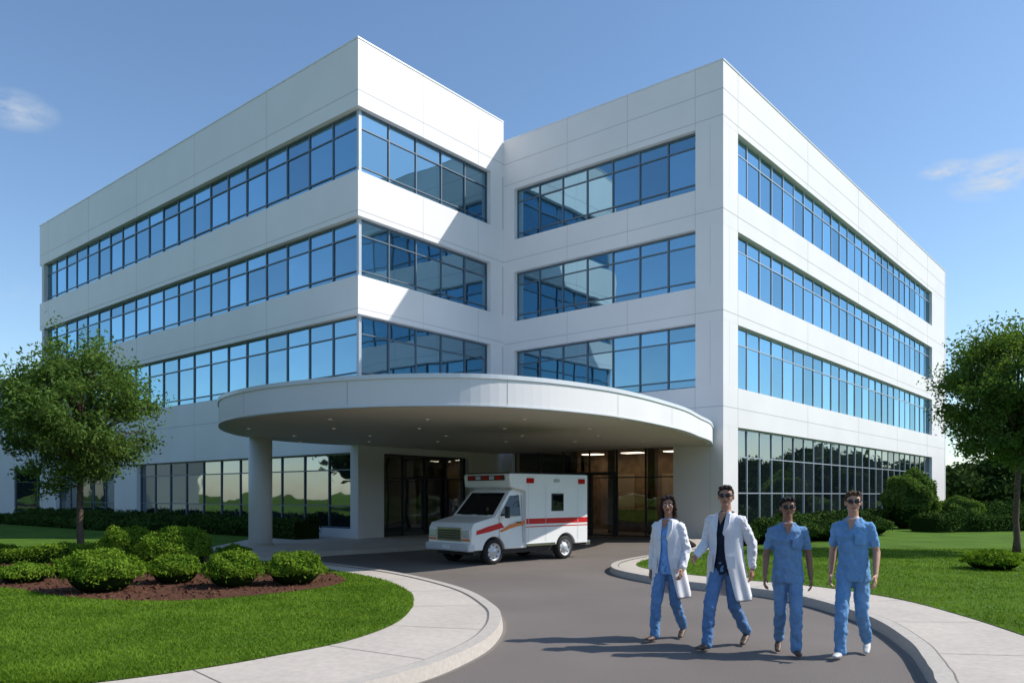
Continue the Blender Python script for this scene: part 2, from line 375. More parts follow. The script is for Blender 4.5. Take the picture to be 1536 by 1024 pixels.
for P,Q,zt in((Cp,Lb,18.2),(Lb,Lp,18.2),(Rp,Rb,17.3),(Rb,Cb,17.3)):
    ribbon(bk,[P,Q],0,-.3,0,zt-.003)
mkobj('walls',wall,[WHITE],H); mkobj('panel_joints',joint,[JOINT],H); mkobj('window_frames',fr,[FRAME,FRAMEL,FRAMED],H)
mkobj('windows',gl,[GLASS],H); mkobj('ground_windows',glg,[GLASSD],H); mkobj('lobby_windows',glt,[GLASST],H); mkobj('coping',cop,[COPING],H)
mkobj('structure_and_roof',bk,[mat('structure',(.6,.6,.6),.8)],H)
d=(Bp-Cp).normalized(); nv=Vector((d.y,-d.x))
lob=Acc()
def lb(s0,s1,n0,n1,z0,z1,m):
    v,f=boxv(s0,s1,n0,n1,z0,z1); lob.add([((Cp+d*a+nv*b).x,(Cp+d*a+nv*b).y,c) for a,b,c in v],f,m)
lb(.2,BE-1.2,-6.2,-6,0,3.7,0); lb(.0,BE-1.0,-6,-.4,-.005,.03,1); lb(0,BE-1,-6.2,-.75,3.65,3.7,2)
for s in(1.6,3.6,5.6,7.4): lb(s,s+.35,-3.2,-2.9,0.03,3.65,0)
for s in(2.2,4.6,6.6): lb(s,s+.9,-5.99,-5.93,.5,2.7,3)
for s in(1.0,3.2,5.4,7.2): lb(s,s+.9,-5.2,-4.6,3.62,3.645,4)
lb(3.0,5.6,-5,-4.3,.03,1.05,0)
WOOD=mat('lobby_wood',(.36,.23,.13),.5,3,.3)
mkobj('lobby_interior',lob,[WOOD,mat('lobby_floor',(.3,.27,.24),.3),mat('lobby_ceiling',(.6,.58,.55),.8),mat('lobby_panel',(.55,.42,.28),.6),emis('lobby_light',(1,.84,.64),6)],H)
dr=Acc()
for s in(3.4,4.55,5.7):
    a=pt(Cp,Bp,s-.05);b=pt(Cp,Bp,s+.05); ribbon(dr,[a,b],-.10,-.26,.05,2.5)
ribbon(dr,[pt(Cp,Bp,3.3),pt(Cp,Bp,5.8)],-.09,-.26,2.5,2.62)
mkobj('door_frames',dr,[FRAMED],H)

# canopy
K=empty('entrance_canopy')
cp=catmull([(7.3,28.6),(6.6,26.2),(5.75,24.2),(4.9,22.2),(3.9,20.4),(2.95,18.9),(1.9,17.6),(.44,16.4),(-1.05,15.88),(-3.13,16.15),(-5.3,17.35),(-6.9,19.0),(-7.75,20.8),(-8.2,22.6),(-8.25,24.4),(-7.6,26.6),(-6.2,28.4)],8)
full=cp+[(-5.0,29.2),(-.6,34.6),(7.0,28.9)]
ca=Acc(); slab(ca,ccw(full),3.5,4.13,0)
n=len(full); f2=ccw(full); ca.add([(x,y,3.499) for x,y in f2],[tuple(range(n))[::-1]],1)
o=mkobj('canopy_slab',ca,[WHITE,SOFFIT],K)
cc=Acc()
def rim(A,B,z0,z1,m):
    n=len(A); v=[(x,y,z0) for x,y in A]+[(x,y,z1) for x,y in A]+[(x,y,z1) for x,y in B]+[(x,y,z0) for x,y in B]
    cc.add(v,[(i,i+1,n+i+1,n+i) for i in range(n-1)]+[(n+i,n+i+1,2*n+i+1,2*n+i) for i in range(n-1)]+[(3*n+i,3*n+i+1,i+1,i) for i in range(n-1)],m)
cxy=(-1,23)
side=1 if math.dist(offs(cp,.04)[60],cxy)>math.dist(cp[60],cxy) else -1
rim(offs(cp,.03*side),offs(cp,-.35*side),4.06,4.15,0)
rim(offs(cp,.012*side),offs(cp,-.2*side),3.496,3.53,0)
L=arcpts(cp); nx=1.2
for i in range(1,len(cp)-1):
    if L[i]>=nx:
        nx+=3.4; p=Vector(offs(cp,.004*side)[i]); t=(Vector(cp[i+1])-Vector(cp[i-1])).normalized()*.007
        cc.add([(*(p-t),3.55),(*(p+t),3.55),(*(p+t),4.05),(*(p-t),4.05)],[(0,1,2,3)],1)
mkobj('canopy_edge',cc,[COPING,JOINT],K)
dl=Acc(); dlr=Acc()
for ix in range(-3,3):
    for iy in range(4):
        x=ix*2.3+.3-.5*(iy%2); y=18.6+iy*2.6
        if not inpoly(np.array([x]),np.array([y]),cp)[0]: continue
        a=[(x+.045*math.cos(t),y+.045*math.sin(t),3.480) for t in [k*math.pi/6 for k in range(12)]]
        dl.add(a,[tuple(range(12))[::-1]])
        tube(dlr,[(x,y,3.5),(x,y,3.484)],[.08,.08],12)
mkobj('downlight_rims',dlr,[SOFFIT],K); 
mkobj('downlights',dl,[emis('downlight',(1,.9,.75),.25)],K)
co=Acc(); tube(co,[(-7.93,24.8,.1),(-7.93,24.8,3.5)],[.36,.36],40); ob=mkobj('column',co,[WHITE],K); 
for p in ob.data.polygons: p.use_smooth=len(p.vertices)==4
co=Acc(); tube(co,[(-7.93,24.8,.12),(-7.93,24.8,.2)],[.39,.39],40); mkobj('column_base',co,[KERB],K)

# annex
AX=empty('annex_building'); a=Acc(); g2=Acc(); f3=Acc()
P,Q=Vector((-60,46)),Vector((-27.5,51)); ribbon(a,[P,Q],0,-8,0,.7)
def axw(s0,s1,z0,z1): ribbon(a,[pt(P,Q,s0),pt(P,Q,s1)],0,-8,z0,z1)
LL=(Q-P).length
axw(0,LL,3.3,9.1)
wn=[(LL-8,LL-5.6),(LL-4.4,LL-1.8),(LL-14,LL-10)]
edges=[0]
for w0,w1 in sorted(wn): edges+= [w0,w1]
edges.append(LL)
for i in range(0,len(edges),2): ribbon(a,[pt(P,Q,edges[i]),pt(P,Q,edges[i+1])],-.002,-7.9,.7,3.3)
fr=f3
for w0,w1 in wn: glaze(P,Q,w0,w1,.7,3.3,2,(.7,),g2,rec=-.2)
mkobj('walls',a,[WHITE],AX); mkobj('windows',g2,[GLASSD],AX); mkobj('frames',f3,[FRAME],AX)

# ------------------------------------------------------------ vegetation
def tree(name,x,y,cz,hw,hh,nclump,seed,leaf=.055,ppc=330,trunk_r=.085):
    global rng
    R=np.random.default_rng(seed); rng=R; T=empty(name,(x,y,0))
    a=Acc(); base=cz-hh
    tp=[(0,0,.1),(.03,.02,.5),(.0,.03,1.0),(.04,-.02,base+.15),(.02,.02,cz-.2),(.05,0,cz+hh*.5)]
    tube(a,tp,[trunk_r*1.35,trunk_r,trunk_r*.9,trunk_r*.8,trunk_r*.5,trunk_r*.18],10)
    C=[]
    while len(C)<nclump:
        p=R.uniform(-1,1,3); r=np.linalg.norm(p)
        if r>1 or r<.3: continue
        ang=math.atan2(p[1],p[0]); lim=.88+.12*math.sin(3*ang+seed)*math.cos(2.3*p[2])+.08*math.sin(7*p[2]+ang*2)
        if r>lim: continue
        if R.random()>r**1.1: continue
        sq=1-.22*max(0,p[2]) - .25*max(0,-p[2]-.3)
        C.append((p[0]*hw*sq,p[1]*hw*sq,cz+p[2]*hh))
    C=np.array(C)
    for i in range(0,nclump):
        c=C[i]; z0=max(base+.0,min(cz+.5,base+.1+(c[2]-base)*.45)); 
        st=np.array([.03,0,z0]); mid=st*.5+c*.5+np.array([0,0,.12])+R.normal(size=3)*.06
        tube(a,[st,mid,c],[.026 if i%4 else .045,.014 if i%4 else .025,.005],5)
    mkobj('trunk_and_limbs',a,[BARK],T,True)
    V=[]
    for c in C:
        rr=R.uniform(.20,.42)*hw/2; n=int(ppc*(rr/.35)**2*R.uniform(.6,1.2))
        dr_=c-np.array([0,0,cz]); dr_/=np.linalg.norm(dr_)
        q=R.normal(size=(n,3)); q/=np.linalg.norm(q,axis=1)[:,None]; q*=(R.random((n,1))**.45)*rr*np.array([1.2,1.2,.75])
        k=R.random(n)<.22; q[k]+=(dr_+np.array([0,0,.5]))*R.uniform(.1,.42,(k.sum(),1))
        q+=R.normal(size=(n,3))*.045
        V.append(q+c)
    V=np.concatenate(V); npmesh('foliage',quadleaf(V,leaf),4,[LEAF_T],T)
tree('deciduous_tree',-10.4,18.9,3.65,1.85,1.90,175,11,leaf=.048,ppc=380)
tree('deciduous_tree',13.85,21.6,4.42,2.12,2.0,175,23,leaf=.052,ppc=380)
def shrub(name,x,y,r,h,m=None,leaf=.028,dens=1,seed=0,ry=None):
    R=np.random.default_rng(seed+77); T=empty(name,(x,y,.12)); ry=ry or r
    n=int(5200*dens*(r*h/.35)); q=R.normal(size=(n,3)); q[:,2]=np.abs(q[:,2])*1.0-.15; q/=np.linalg.norm(q,axis=1)[:,None]
    ph=R.uniform(0,6,6)
    bump=1+.09*np.sin(q[:,0]*6+ph[0])*np.sin(q[:,1]*6+ph[1])+.07*np.sin(q[:,2]*9+ph[2]+q[:,0]*5)+.05*np.sin(q[:,1]*14+ph[3])*np.sin(q[:,0]*13+ph[4])
    rad=bump*(1-.22*R.random(n)**2+R.normal(size=n)*.03)
    P=q*rad[:,None]*np.array([r,ry,h*.55]); P[:,2]+=h*.42
    P[:,2]=np.maximum(P[:,2],.01)
    global rng; rng=R
    npmesh('foliage',quadleaf(P,leaf,q*1.0),4,[m or LEAF_S],T)
    a=Acc(); ell(a,(0,0,h*.40),(r*.82,ry*.82,h*.45),20,12); mkobj('dark_core',a,[CORE],T,True)  # solid dark ellipsoid filling the shrub behind its leaves, no modelled twigs
for i,(x,y,r,h) in enumerate([(-6.72,12.9,.62,.72),(-6.04,14.1,.46,.54),(-4.78,13.5,.48,.64),(-3.85,13.95,.52,.6),(-8.8,14.2,.46,.36),(-8.5,15.2,.4,.4),(-8.25,17.0,.66,.92),(-7.0,16.4,.72,.93),(-10.6,14.4,.5,.4),(-6.1,17.2,.4,.5)]):
    shrub('round_shrub',x,y,r,h,seed=i)
for i,(x,y,r,h) in enumerate([(10.2,16.7,.6,.42),(8.3,25.6,.8,.8),(9.5,26.6,.9,.85),(10.9,27.4,.9,.7),(12.3,29.4,.9,.9),(14.0,31,.9,.8),(7.2,24.6,.5,.55)]):
    shrub('round_shrub',x,y,r,h,LEAF_H if i else LEAF_S,leaf=.04,dens=.5,seed=40+i)
shrub('tall_shrub',18.7,37,1.15,2.7,LEAF_T,leaf=.07,dens=.35,seed=61)
shrub('tall_shrub',23.6,41.5,1.1,1.5,LEAF_T,leaf=.07,dens=.35,seed=62)
def hedge(name,P,w,h,seed,m=LEAF_H,leaf=.05,dens=380):
    global rng; R=np.random.default_rng(seed); rng=R; pts=[];L=0
    T=empty(name)
    core=Acc(); V=[];Nn=[]
    for i in range(len(P)-1):
        p=np.array(P[i]);q=np.array(P[i+1]);l=np.linalg.norm(q-p);d=(q-p)/l;nn=np.array([d[1],-d[0]])
        n=int(dens*l*(w+2*h)); s=R.random(n)*l; t=R.random(n)*math.pi; 
        hh=h*(1+.12*np.sin(s*1.7+seed)+.07*np.sin(s*4.3)); ww=w*.5*(1+.1*np.sin(s*2.9))
        ex=.45; cx=np.sign(np.cos(t))*np.abs(np.cos(t))**ex; sz=np.sin(t)**ex
        k=1-.12*R.random(n)+R.normal(size=n)*.04
        pos=np.stack([p[0]+d[0]*s+nn[0]*cx*ww*k,p[1]+d[1]*s+nn[1]*cx*ww*k,.12+sz*hh*k],1); V.append(pos)
        Nn.append(np.stack([nn[0]*np.cos(t),nn[1]*np.cos(t),np.sin(t)],1))
        a,b=p-nn*w*.4,p+nn*w*.4;c,e=q+nn*w*.4,q-nn*w*.4
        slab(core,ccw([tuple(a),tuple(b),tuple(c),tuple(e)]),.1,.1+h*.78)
    V=np.concatenate(V);Nn=np.concatenate(Nn)
    npmesh('foliage',quadleaf(V,leaf,Nn),4,[m],T); mkobj('dark_core',core,[CORE],T)  # the core is a plain dark slab inside the hedge leaves
def along(P,Q,s,n): d_=(Q-P).normalized(); r=P+d_*s+Vector((d_.y,-d_.x))*n; return (r.x,r.y)
hedge('hedge',[along(Lp,Ap,1,1.3),along(Lp,Ap,LE-1.2,1.3)],1.2,.75,3)
hedge('hedge',[along(Lp,Ap,-25,3.3),along(Lp,Ap,LE-9,2.9)],1.0,.5,8)
hedge('hedge',[along(Bp,Rp,.8,1.3),along(Bp,Rp,33,1.3)],1.1,.8,4)
hedge('hedge',[(17.5,33.5),(24,35.5),(32,37)],1.6,.8,5)
hedge('hedge',[(21,43),(30,47),(45,49)],1.6,1.1,6)
hedge('ground_cover',[(-14,18.6),(-9.2,18.2)],1.1,.42,7,m=LEAF_S,leaf=.035,dens=900)
R=np.random.default_rng(31); rng=R; V=[]; core=Acc()
def dtree(x,y,h,w,n):
    for k in range(6):
        c=np.array([x+R.normal()*w*.35,y+R.normal()*w*.35,h*R.uniform(.30,.75)]); r=np.array([w*.5,w*.5,h*.27])*R.uniform(.7,1.15)
        q=R.normal(size=(n//6,3)); q/=np.linalg.norm(q,axis=1)[:,None]; q*=(.75+.3*R.random((len(q),1))); V.append(c+q*r)
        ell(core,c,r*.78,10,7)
for i in range(26):
    t=R.random(); Rr=R.uniform(62,96); az=math.radians(24+t*26); dtree(Rr*math.sin(az)*1.05,Rr*math.cos(az),R.uniform(4.2,6.2),R.uniform(4,6),1500)
for i in range(60):
    az=math.radians(55+i*150/60+R.uniform(-2,2)); Rr=R.uniform(52,66); dtree(Rr*math.sin(az),Rr*math.cos(az),R.uniform(7,10),R.uniform(7,9),500)
for i in range(60):
    az=math.radians(205+i*100/60+R.uniform(-1,1)); Rr=R.uniform(48,60); dtree(Rr*math.sin(az),Rr*math.cos(az),R.uniform(11,14),R.uniform(8,10),500)
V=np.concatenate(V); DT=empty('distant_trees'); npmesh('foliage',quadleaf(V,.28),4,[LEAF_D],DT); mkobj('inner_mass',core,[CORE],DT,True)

# ------------------------------------------------------------ ambulance
AM=empty('ambulance',(-.05,20.75,0)); AM.rotation_euler=(0,0,math.atan2(-.69,-.72))
PAINT=mat('ambulance_paint',(.86,.86,.84),.28,3,.015); PAINT.node_tree.nodes['Principled BSDF'].inputs['Coat Weight'].default_value=.4
RED=mat('red_stripe',(.60,.015,.02),.35); ORG=mat('orange_stripe',(.75,.22,.05),.4); BLK=mat('black_trim',(.02,.02,.022),.5); DGL=glassmat('vehicle_glass',(.30,.34,.38),(.006,.007,.009),.05,wob=0,fmax=.5)
CHR=mat('chrome',(.6,.6,.62),.2,metal=1); RUB=mat('tyre',(.018,.018,.018),.85,30,.2); RIM=mat('wheel_rim',(.62,.62,.62),.35,metal=.3); LENS=mat('lamp_lens',(.75,.77,.8),.1,metal=.4); REDL=mat('red_lens',(.5,.01,.01),.15); GREY=mat('bumper',(.62,.63,.64),.4)
def wz(z): return .83 if z<=1.12 else .83-(z-1.12)*.13
def arch(cx,r,z):
    t0=math.asin((z-.31)/r); 
    return [(cx+r*math.cos(t),.31+r*math.sin(t)) for t in np.linspace(math.pi-t0,t0,12)]
def prism(prof,wf,name,m,bev=.02):
    a=Acc(); n=len(prof); v=[(x,wf(z),z) for x,z in prof]+[(x,-wf(z),z) for x,z in prof]
    a.add(v,[tuple(range(n)),tuple(range(2*n-1,n-1,-1))]+[(i,n+i,n+(i+1)%n,(i+1)%n) for i in range(n)])
    o=mkobj(name,a,[m],AM); b=o.modifiers.new('b','BEVEL'); b.width=bev; b.segments=3; b.limit_method='ANGLE'; b.angle_limit=math.radians(35)
    return o
cab=[(.2,.36)]+[(x,z) for x,z in arch(1.33,.37,.36)]+[(2.0,.36),(2.07,.5),(2.05,.9),(1.97,1.02),(1.28,1.17),(.74,1.78),(.6,1.86),(.2,1.88)]
prism(cab,wz,'cab',PAINT,.03)
bx=[(-2.1,.40)]+arch(-1.22,.38,.40)+[(.28,.40),(.28,1.80),(.82,1.90),(.86,2.2),(.82,2.24),(-2.1,2.24)]
prism(bx,lambda z:.875,'patient_box',PAINT,.025)
def ab(name,x0,x1,y0,y1,z0,z1,m,bev=.01):
    a=Acc(); a.add(*boxv(x0,x1,y0,y1,z0,z1)); o=mkobj(name,a,[m],AM)
    if bev: b=o.modifiers.new('b','BEVEL'); b.width=bev; b.segments=2
    return o
def apoly(name,pts,m):
    a=Acc(); a.add(pts,[tuple(range(len(pts)))]); return mkobj(name,a,[m],AM)
ab('underbody',-2.0,1.9,-.7,.7,.24,.5,BLK)
def ws(t,y): x=1.28+(.74-1.28)*t; z=1.17+(1.78-1.17)*t; return (x+.008,y,z+.007)
apoly('windshield',[ws(.06,.70),ws(.95,.63),ws(.95,-.63),ws(.06,-.70)],DGL)
for s in(1,-1):
    def sp(x,z): return (x,(wz(z)+.006)*s,z)
    apoly('door_window',[sp(.42,1.18),sp(1.12,1.18),sp(1.08,1.27),sp(.74,1.68),sp(.42,1.70)],DGL)
    apoly('door_seam_f',[sp(1.16,.5),sp(1.172,.5),sp(1.172,1.15),sp(1.16,1.15)],BLK); apoly('door_seam_r',[sp(.33,.5),sp(.342,.5),sp(.342,1.7),sp(.33,1.7)],BLK)
    ab('door_handle',.42,.56,.83*s-.015,.83*s+.02*s+.005,1.0,1.03,BLK,.004)
    B=.879*s
    apoly('red_stripe',[(-2.08,B,.96),(.27,B,.96),(.27,B,1.10),(-2.08,B,1.10)],RED)
    apoly('red_pinstripe',[(-2.08,B,.88),(.27,B,.88),(.27,B,.905),(-2.08,B,.905)],RED)
    C_=.835*s
    apoly('orange_swoosh',[(.29,C_,1.06),(.29,C_,.96),(.75,C_,.88),(1.1,C_,.78),(1.15,C_,.82),(.8,C_,.96)],ORG)
    apoly('red_swoosh',[(1.0,C_+.001*s,.90),(1.5,C_+.001*s,.80),(1.92,C_+.001*s,.74),(1.9,C_+.001*s,.84),(1.55,C_+.001*s,.93),(1.1,C_+.001*s,1.02)],RED)
    ab('side_window_frame',-1.12,-.66,B-.02,B+.012*s,1.28,1.74,BLK,.006)
    apoly('side_window',[(-1.08,B+.016*s,1.32),(-.70,B+.016*s,1.32),(-.70,B+.016*s,1.70),(-1.08,B+.016*s,1.70)],DGL)
    for x in(-1.95,.02): ab('red_marker_light',x,x+.24,B-.02,B+.035*s,2.00,2.13,REDL,.01)
    ab('scene_light',-.95,-.75,B-.02,B+.03*s,2.03,2.12,LENS,.01)
    for x in(-1.7,-.45,.18): apoly('box_seam',[(x,B+.0005*s,.5),(x+.012,B+.0005*s,.5),(x+.012,B+.0005*s,1.98),(x,B+.0005*s,1.98)],GREY)
    ab('box_skirt_trim',-.80,.27,B-.03,B+.012*s,.40,.47,CHR,.005)
    ab('mirror_arm',1.02,1.06,min(.78*s,.95*s),max(.78*s,.95*s),1.2,1.23,BLK,.004); ab('mirror',1.0,1.07,min(.92*s,1.06*s),max(.92*s,1.06*s),1.13,1.42,BLK,.02)
    ab('headlight',2.0,2.085,min(.50*s,.78*s),max(.50*s,.78*s),.66,.85,LENS,.03)
    ab('turn_lamp',2.0,2.08,min(.50*s,.78*s),max(.50*s,.78*s),.59,.645,ORG,.01)
    ab('wiper',1.24,1.26,min(.1*s,.5*s),max(.1*s,.5*s),1.195,1.21,BLK,0)
    for x in(1.33,-1.22):
        w=Acc(); yo=.84*s if x>0 else .86*s; yi=yo-.22*s
        prof=[(yi,.22),(yi,.28),(yi+.03*s,.31),(yo-.03*s,.31),(yo,.28),(yo,.215)]
        sg=36; v=[];f=[]
        for y_,r_ in prof:
            for k in range(sg): t=2*math.pi*k/sg; v.append((x+r_*math.cos(t),y_,.31+r_*math.sin(t)))
        for i in range(len(prof)-1):
            for k in range(sg): f.append((i*sg+k,i*sg+(k+1)%sg,(i+1)*sg+(k+1)%sg,(i+1)*sg+k))
        w.add(v,f,0)
        prof=[(yo-.005*s,.215),(yo-.03*s,.20),(yo-.05*s,.14),(yo-.02*s,.10),(yo+.005*s,.075),(yo+.01*s,.01)]; v=[];f=[]
        for y_,r_ in prof:
            for k in range(sg): t=2*math.pi*k/sg; v.append((x+r_*math.cos(t),y_,.31+r_*math.sin(t)))
        for i in range(len(prof)-1):
            for k in range(sg):
                f.append((i*sg+k,i*sg+(k+1)%sg,(i+1)*sg+(k+1)%sg,(i+1)*sg+k))
        w.add(v,f,1)
        for k in range(8):
            t=2*math.pi*k/8; ell(w,(x+.165*math.cos(t),yo-.04*s,.31+.165*math.sin(t)),(.022,.012,.022),8,6,2)
        mkobj('wheel',w,[RUB,RIM,BLK],AM,True)
ab('grille',2.0,2.09,-.44,.44,.60,.88,BLK,.02)
for i in range(5): ab('grille_bar',2.085,2.10,-.43,.43,.63+i*.055,.640+i*.055,CHR,0)
ab('grille_surround',2.0,2.082,-.48,.48,.57,.91,CHR,.02)
ab('front_bumper',1.95,2.17,-.84,.84,.34,.53,GREY,.04); ab('licence_plate',2.165,2.178,-.15,.15,.39,.49,PAINT,.004)
ab('rear_bumper',-2.25,-2.08,-.85,.85,.34,.46,CHR,.02)
ab('light_bar',.80,.885,-.70,.70,2.07,2.20,BLK,.02)
for i in range(5): ab('light_bar_lens',.87,.90,-.62+i*.26,-.44+i*.26,2.09,2.18,REDL if i%2==0 else LENS,.008)
ab('roof_edge',-2.1,.80,-.80,.80,2.235,2.27,BLK,.01)

# ------------------------------------------------------------ people
def shade_mods(o,vox,sm=4,disp=0,dscale=.12):
    r=o.modifiers.new('r','REMESH'); r.mode='VOXEL'; r.voxel_size=vox; r.use_smooth_shade=True
    s=o.modifiers.new('s','SMOOTH'); s.iterations=sm; s.factor=.5
    if disp:
        t=bpy.data.textures.new('folds','CLOUDS'); t.noise_scale=dscale; t.noise_depth=1
        d=o.modifiers.new('d','DISPLACE'); d.texture=t; d.strength=disp; d.mid_level=.5
def cloth(n,c,r=.85): return mat(n,c,r,9,.12,.25,260,spec=.15)
EYEW=mat('eye_white',(.7,.68,.65),.3); EYED=mat('iris',(.03,.02,.015),.2); SHOE=mat('brown_shoe',(.10,.06,.04),.5); SHOEW=mat('white_shoe',(.6,.6,.58),.6)
SUNG=mat('sunglasses',(.012,.012,.014),.15)
def person(name,loc,yaw,Ht,J,skin,hairc,top,pants,coat=None,shoe=SHOE,female=False,glasses=False,headyaw=0,lean=0):
    k=Ht/1.75; E=empty(name,loc); E.rotation_euler=(0,0,math.radians(yaw)); E.scale=(k,k,k)
    SK=mat(name+'_skin',skin,.5,12,.06,spec=.35)
    HA=mat(name+'_hair',hairc,.6,40,.4,.8,90,spec=.25)
    TP=cloth(name+'_top',top); PN=cloth(name+'_trousers',pants)
    sw=.145 if female else .165
    SZ=1.375
    V=Vector
    a=Acc()
    cap(a,(0,.015,1.40),.056,(0,.0,1.56),.050)
    loft(a,[((0,0,1.2),.12,.08),((0,0,1.35),.13,.08),((0,0,1.42),.10,.07),((0,0,1.47),.06,.055)])
    for s,kk in((-1,'a'),(1,'b')):
        sh=V((s*sw,0,SZ)); el=V(J['el'+kk]); wr=V(J['wr'+kk])
        cap(a,sh,.043,el,.036); cap(a,el,.038,el.lerp(wr,.3),.037); cap(a,el.lerp(wr,.3),.037,wr,.025)
    o=mkobj('neck_chest_arms',a,[SK],E); shade_mods(o,.009,3)
    for s,kk in((-1,'a'),(1,'b')):
        el=V(J['el'+kk]); wr=V(J['wr'+kk]); d=(wr-el).normalized(); f=V((0,-1,0)); f=(f-d*f.dot(d)).normalized(); i=d.cross(f)*1.0
        if i.x*s>0: i=-i
        h=Acc()
        cap(h,wr-d*.03,.024,wr+d*.02,.024)
        for q in(-.026,-.009,.009,.026): cap(h,wr+d*.015+f*q*.6,.014,wr+d*.085+f*q,.0125)
        for q,l in((.029,.072),(.0095,.082),(-.0105,.076),(-.030,.060)):
            p0=wr+d*.085+f*q; p1=p0+(d*.9+i*.25+f*q*1.2).normalized()*l*.45; p2=p1+(d*.75+i*.6+f*q).normalized()*l*.32; p3=p2+(d*.5+i*.8).normalized()*l*.25
            cap(h,p0,.0088,p1,.0082,8); cap(h,p1,.0082,p2,.0075,8); cap(h,p2,.0075,p3,.0065,8)
        t0=wr+d*.025+f*.022; t1=t0+(d*.6+f*.65+i*.25)*.045; t2=t1+(d*.85+f*.3+i*.3)*.034; t3=t2+(d*.9+i*.3)*.024
        cap(h,t0,.014,t1,.0115,8); cap(h,t1,.0105,t2,.009,8); cap(h,t2,.009,t3,.0075,8)
        o=mkobj('hand_'+('right' if s<0 else 'left'),h,[SK],E); shade_mods(o,.0042,2)
    HE=empty('head',(0,0,1.55)); HE.parent=E; HE.rotation_euler=(math.radians(-lean),0,math.radians(headyaw)); 
    z0=-1.56
    a=Acc()
    ell(a,(0,.008,1.655+z0),(.074,.094,.098)); ell(a,(0,-.022,1.60+z0),(.06,.066,.07)); ell(a,(0,-.055,1.553+z0),(.032,.034,.026))
    cap(a,(0,.012,1.46+z0),.053,(0,.012,1.6+z0),.050)
    cap(a,(0,-.086,1.652+z0),.009,(0,-.106,1.612+z0),.014,8); ell(a,(-.012,-.094,1.607+z0),(.01,.012,.008),8,6); ell(a,(.012,-.094,1.607+z0),(.01,.012,.008),8,6)
    cap(a,(-.045,-.068,1.672+z0),.012,(.045,-.068,1.672+z0),.012,8)
    ell(a,(-.04,-.06,1.615+z0),(.024,.022,.024),10,8); ell(a,(.04,-.06,1.615+z0),(.024,.022,.024),10,8)
    for s in(-1,1): ell(a,(s*.077,.012,1.63+z0),(.011,.02,.032),10,8)
    o=mkobj('face',a,[SK],HE); shade_mods(o,.0055,3)
    a=Acc(); cap(a,(-.02,-.0865,1.577+z0),.0055,(.02,-.0865,1.577+z0),.0055,8,m=0); mkobj('mouth',a,[mat(name+'_lips',(skin[0]*.75,skin[1]*.45,skin[2]*.45),.5)],HE,True)
    a=Acc()
    for s in(-1,1):
        ell(a,(s*.03,-.072,1.642+z0),(.0135,.013,.0105),12,8,0); ell(a,(s*.03,-.081,1.642+z0),(.006,.005,.006),10,6,1)
        cap(a,(s*.016,-.088,1.664+z0),.004,(s*.046,-.08,1.667+z0),.003,8,m=2)
    mkobj('eyes_and_brows',a,[EYEW,EYED,HA],HE,True)
    a=Acc()
    if female:
        ell(a,(0,.022,1.672+z0),(.086,.095,.094)); cap(a,(-.055,-.06,1.71+z0),.022,(.05,-.05,1.735+z0),.024)
        for s in(-1,1):
            cap(a,(s*.066,-.035,1.70+z0),.026,(s*.080,-.02,1.60+z0),.022); cap(a,(s*.080,-.01,1.60+z0),.026,(s*.082,.0,1.50+z0),.026); cap(a,(s*.082,.01,1.5+z0),.026,(s*.075,-.02,1.45+z0),.018)
        loft(a,[((0,.055,1.45+z0),.06,.03),((0,.06,1.5+z0),.085,.045),((0,.05,1.62+z0),.086,.06),((0,.04,1.7+z0),.07,.05)])
    else:
        ell(a,(0,.022,1.680+z0),(.080,.092,.083)); ell(a,(0,.045,1.63+z0),(.074,.064,.07)); cap(a,(-.05,-.05,1.725+z0),.022,(.045,-.055,1.73+z0),.024)
        for s in(-1,1): cap(a,(s*.073,-.012,1.69+z0),.012,(s*.076,-.008,1.645+z0),.007,8)
    o=mkobj('hair',a,[HA],HE); shade_mods(o,.006,2,.022,.022)
    if glasses:
        a=Acc()
        for s in(-1,1):
            cap(a,(s*.022,-.096,1.645+z0),.017,(s*.043,-.09,1.645+z0),.017,12); cap(a,(s*.062,-.08,1.65+z0),.005,(s*.083,.01,1.65+z0),.004,8)
        cap(a,(-.062,-.088,1.656+z0),.005,(.062,-.088,1.656+z0),.005,8)
        mkobj('sunglasses',a,[SUNG],HE,True)
    a=Acc(); g=.0 if not female else -.012
    loft(a,[((0,.005,.80),.172+g,.128),((0,0,.90),.168+g,.125),((0,0,1.02),.150+g,.115),((0,0,1.15),.150+g,.115),((0,-.004 if not female else -.015,1.28),.158+g,.122),((0,0,1.365),.155+g,.105),((0,.003,1.42),.12+g,.085),((0,.01,1.465),.075,.066)],28)
    if not coat:
      for s,kk in((-1,'a'),(1,'b')):
        sh=V((s*sw,0,SZ-.008)); el=V(J['el'+kk]); md=sh.lerp(el,.66)
        cap(a,V((s*.09,0,1.382)),.054,sh,.052); cap(a,sh,.052,md,.054)
    o=mkobj('scrub_top',a,[TP],E); shade_mods(o,.010,3,.030,.05)
    a=Acc(); a.add([(-.05,-.090,1.455),(.05,-.090,1.455),(0,-.144,1.33),(-.03,-.02,1.465),(.03,-.02,1.465)],[(0,2,1),(0,1,4,3)]); mkobj('neckline_skin',a,[SK],E)
    a=Acc(); loft(a,[((0,0,.80),.155,.115),((0,0,.9),.155,.115),((0,0,1.0),.14,.105)])
    sc=Acc()
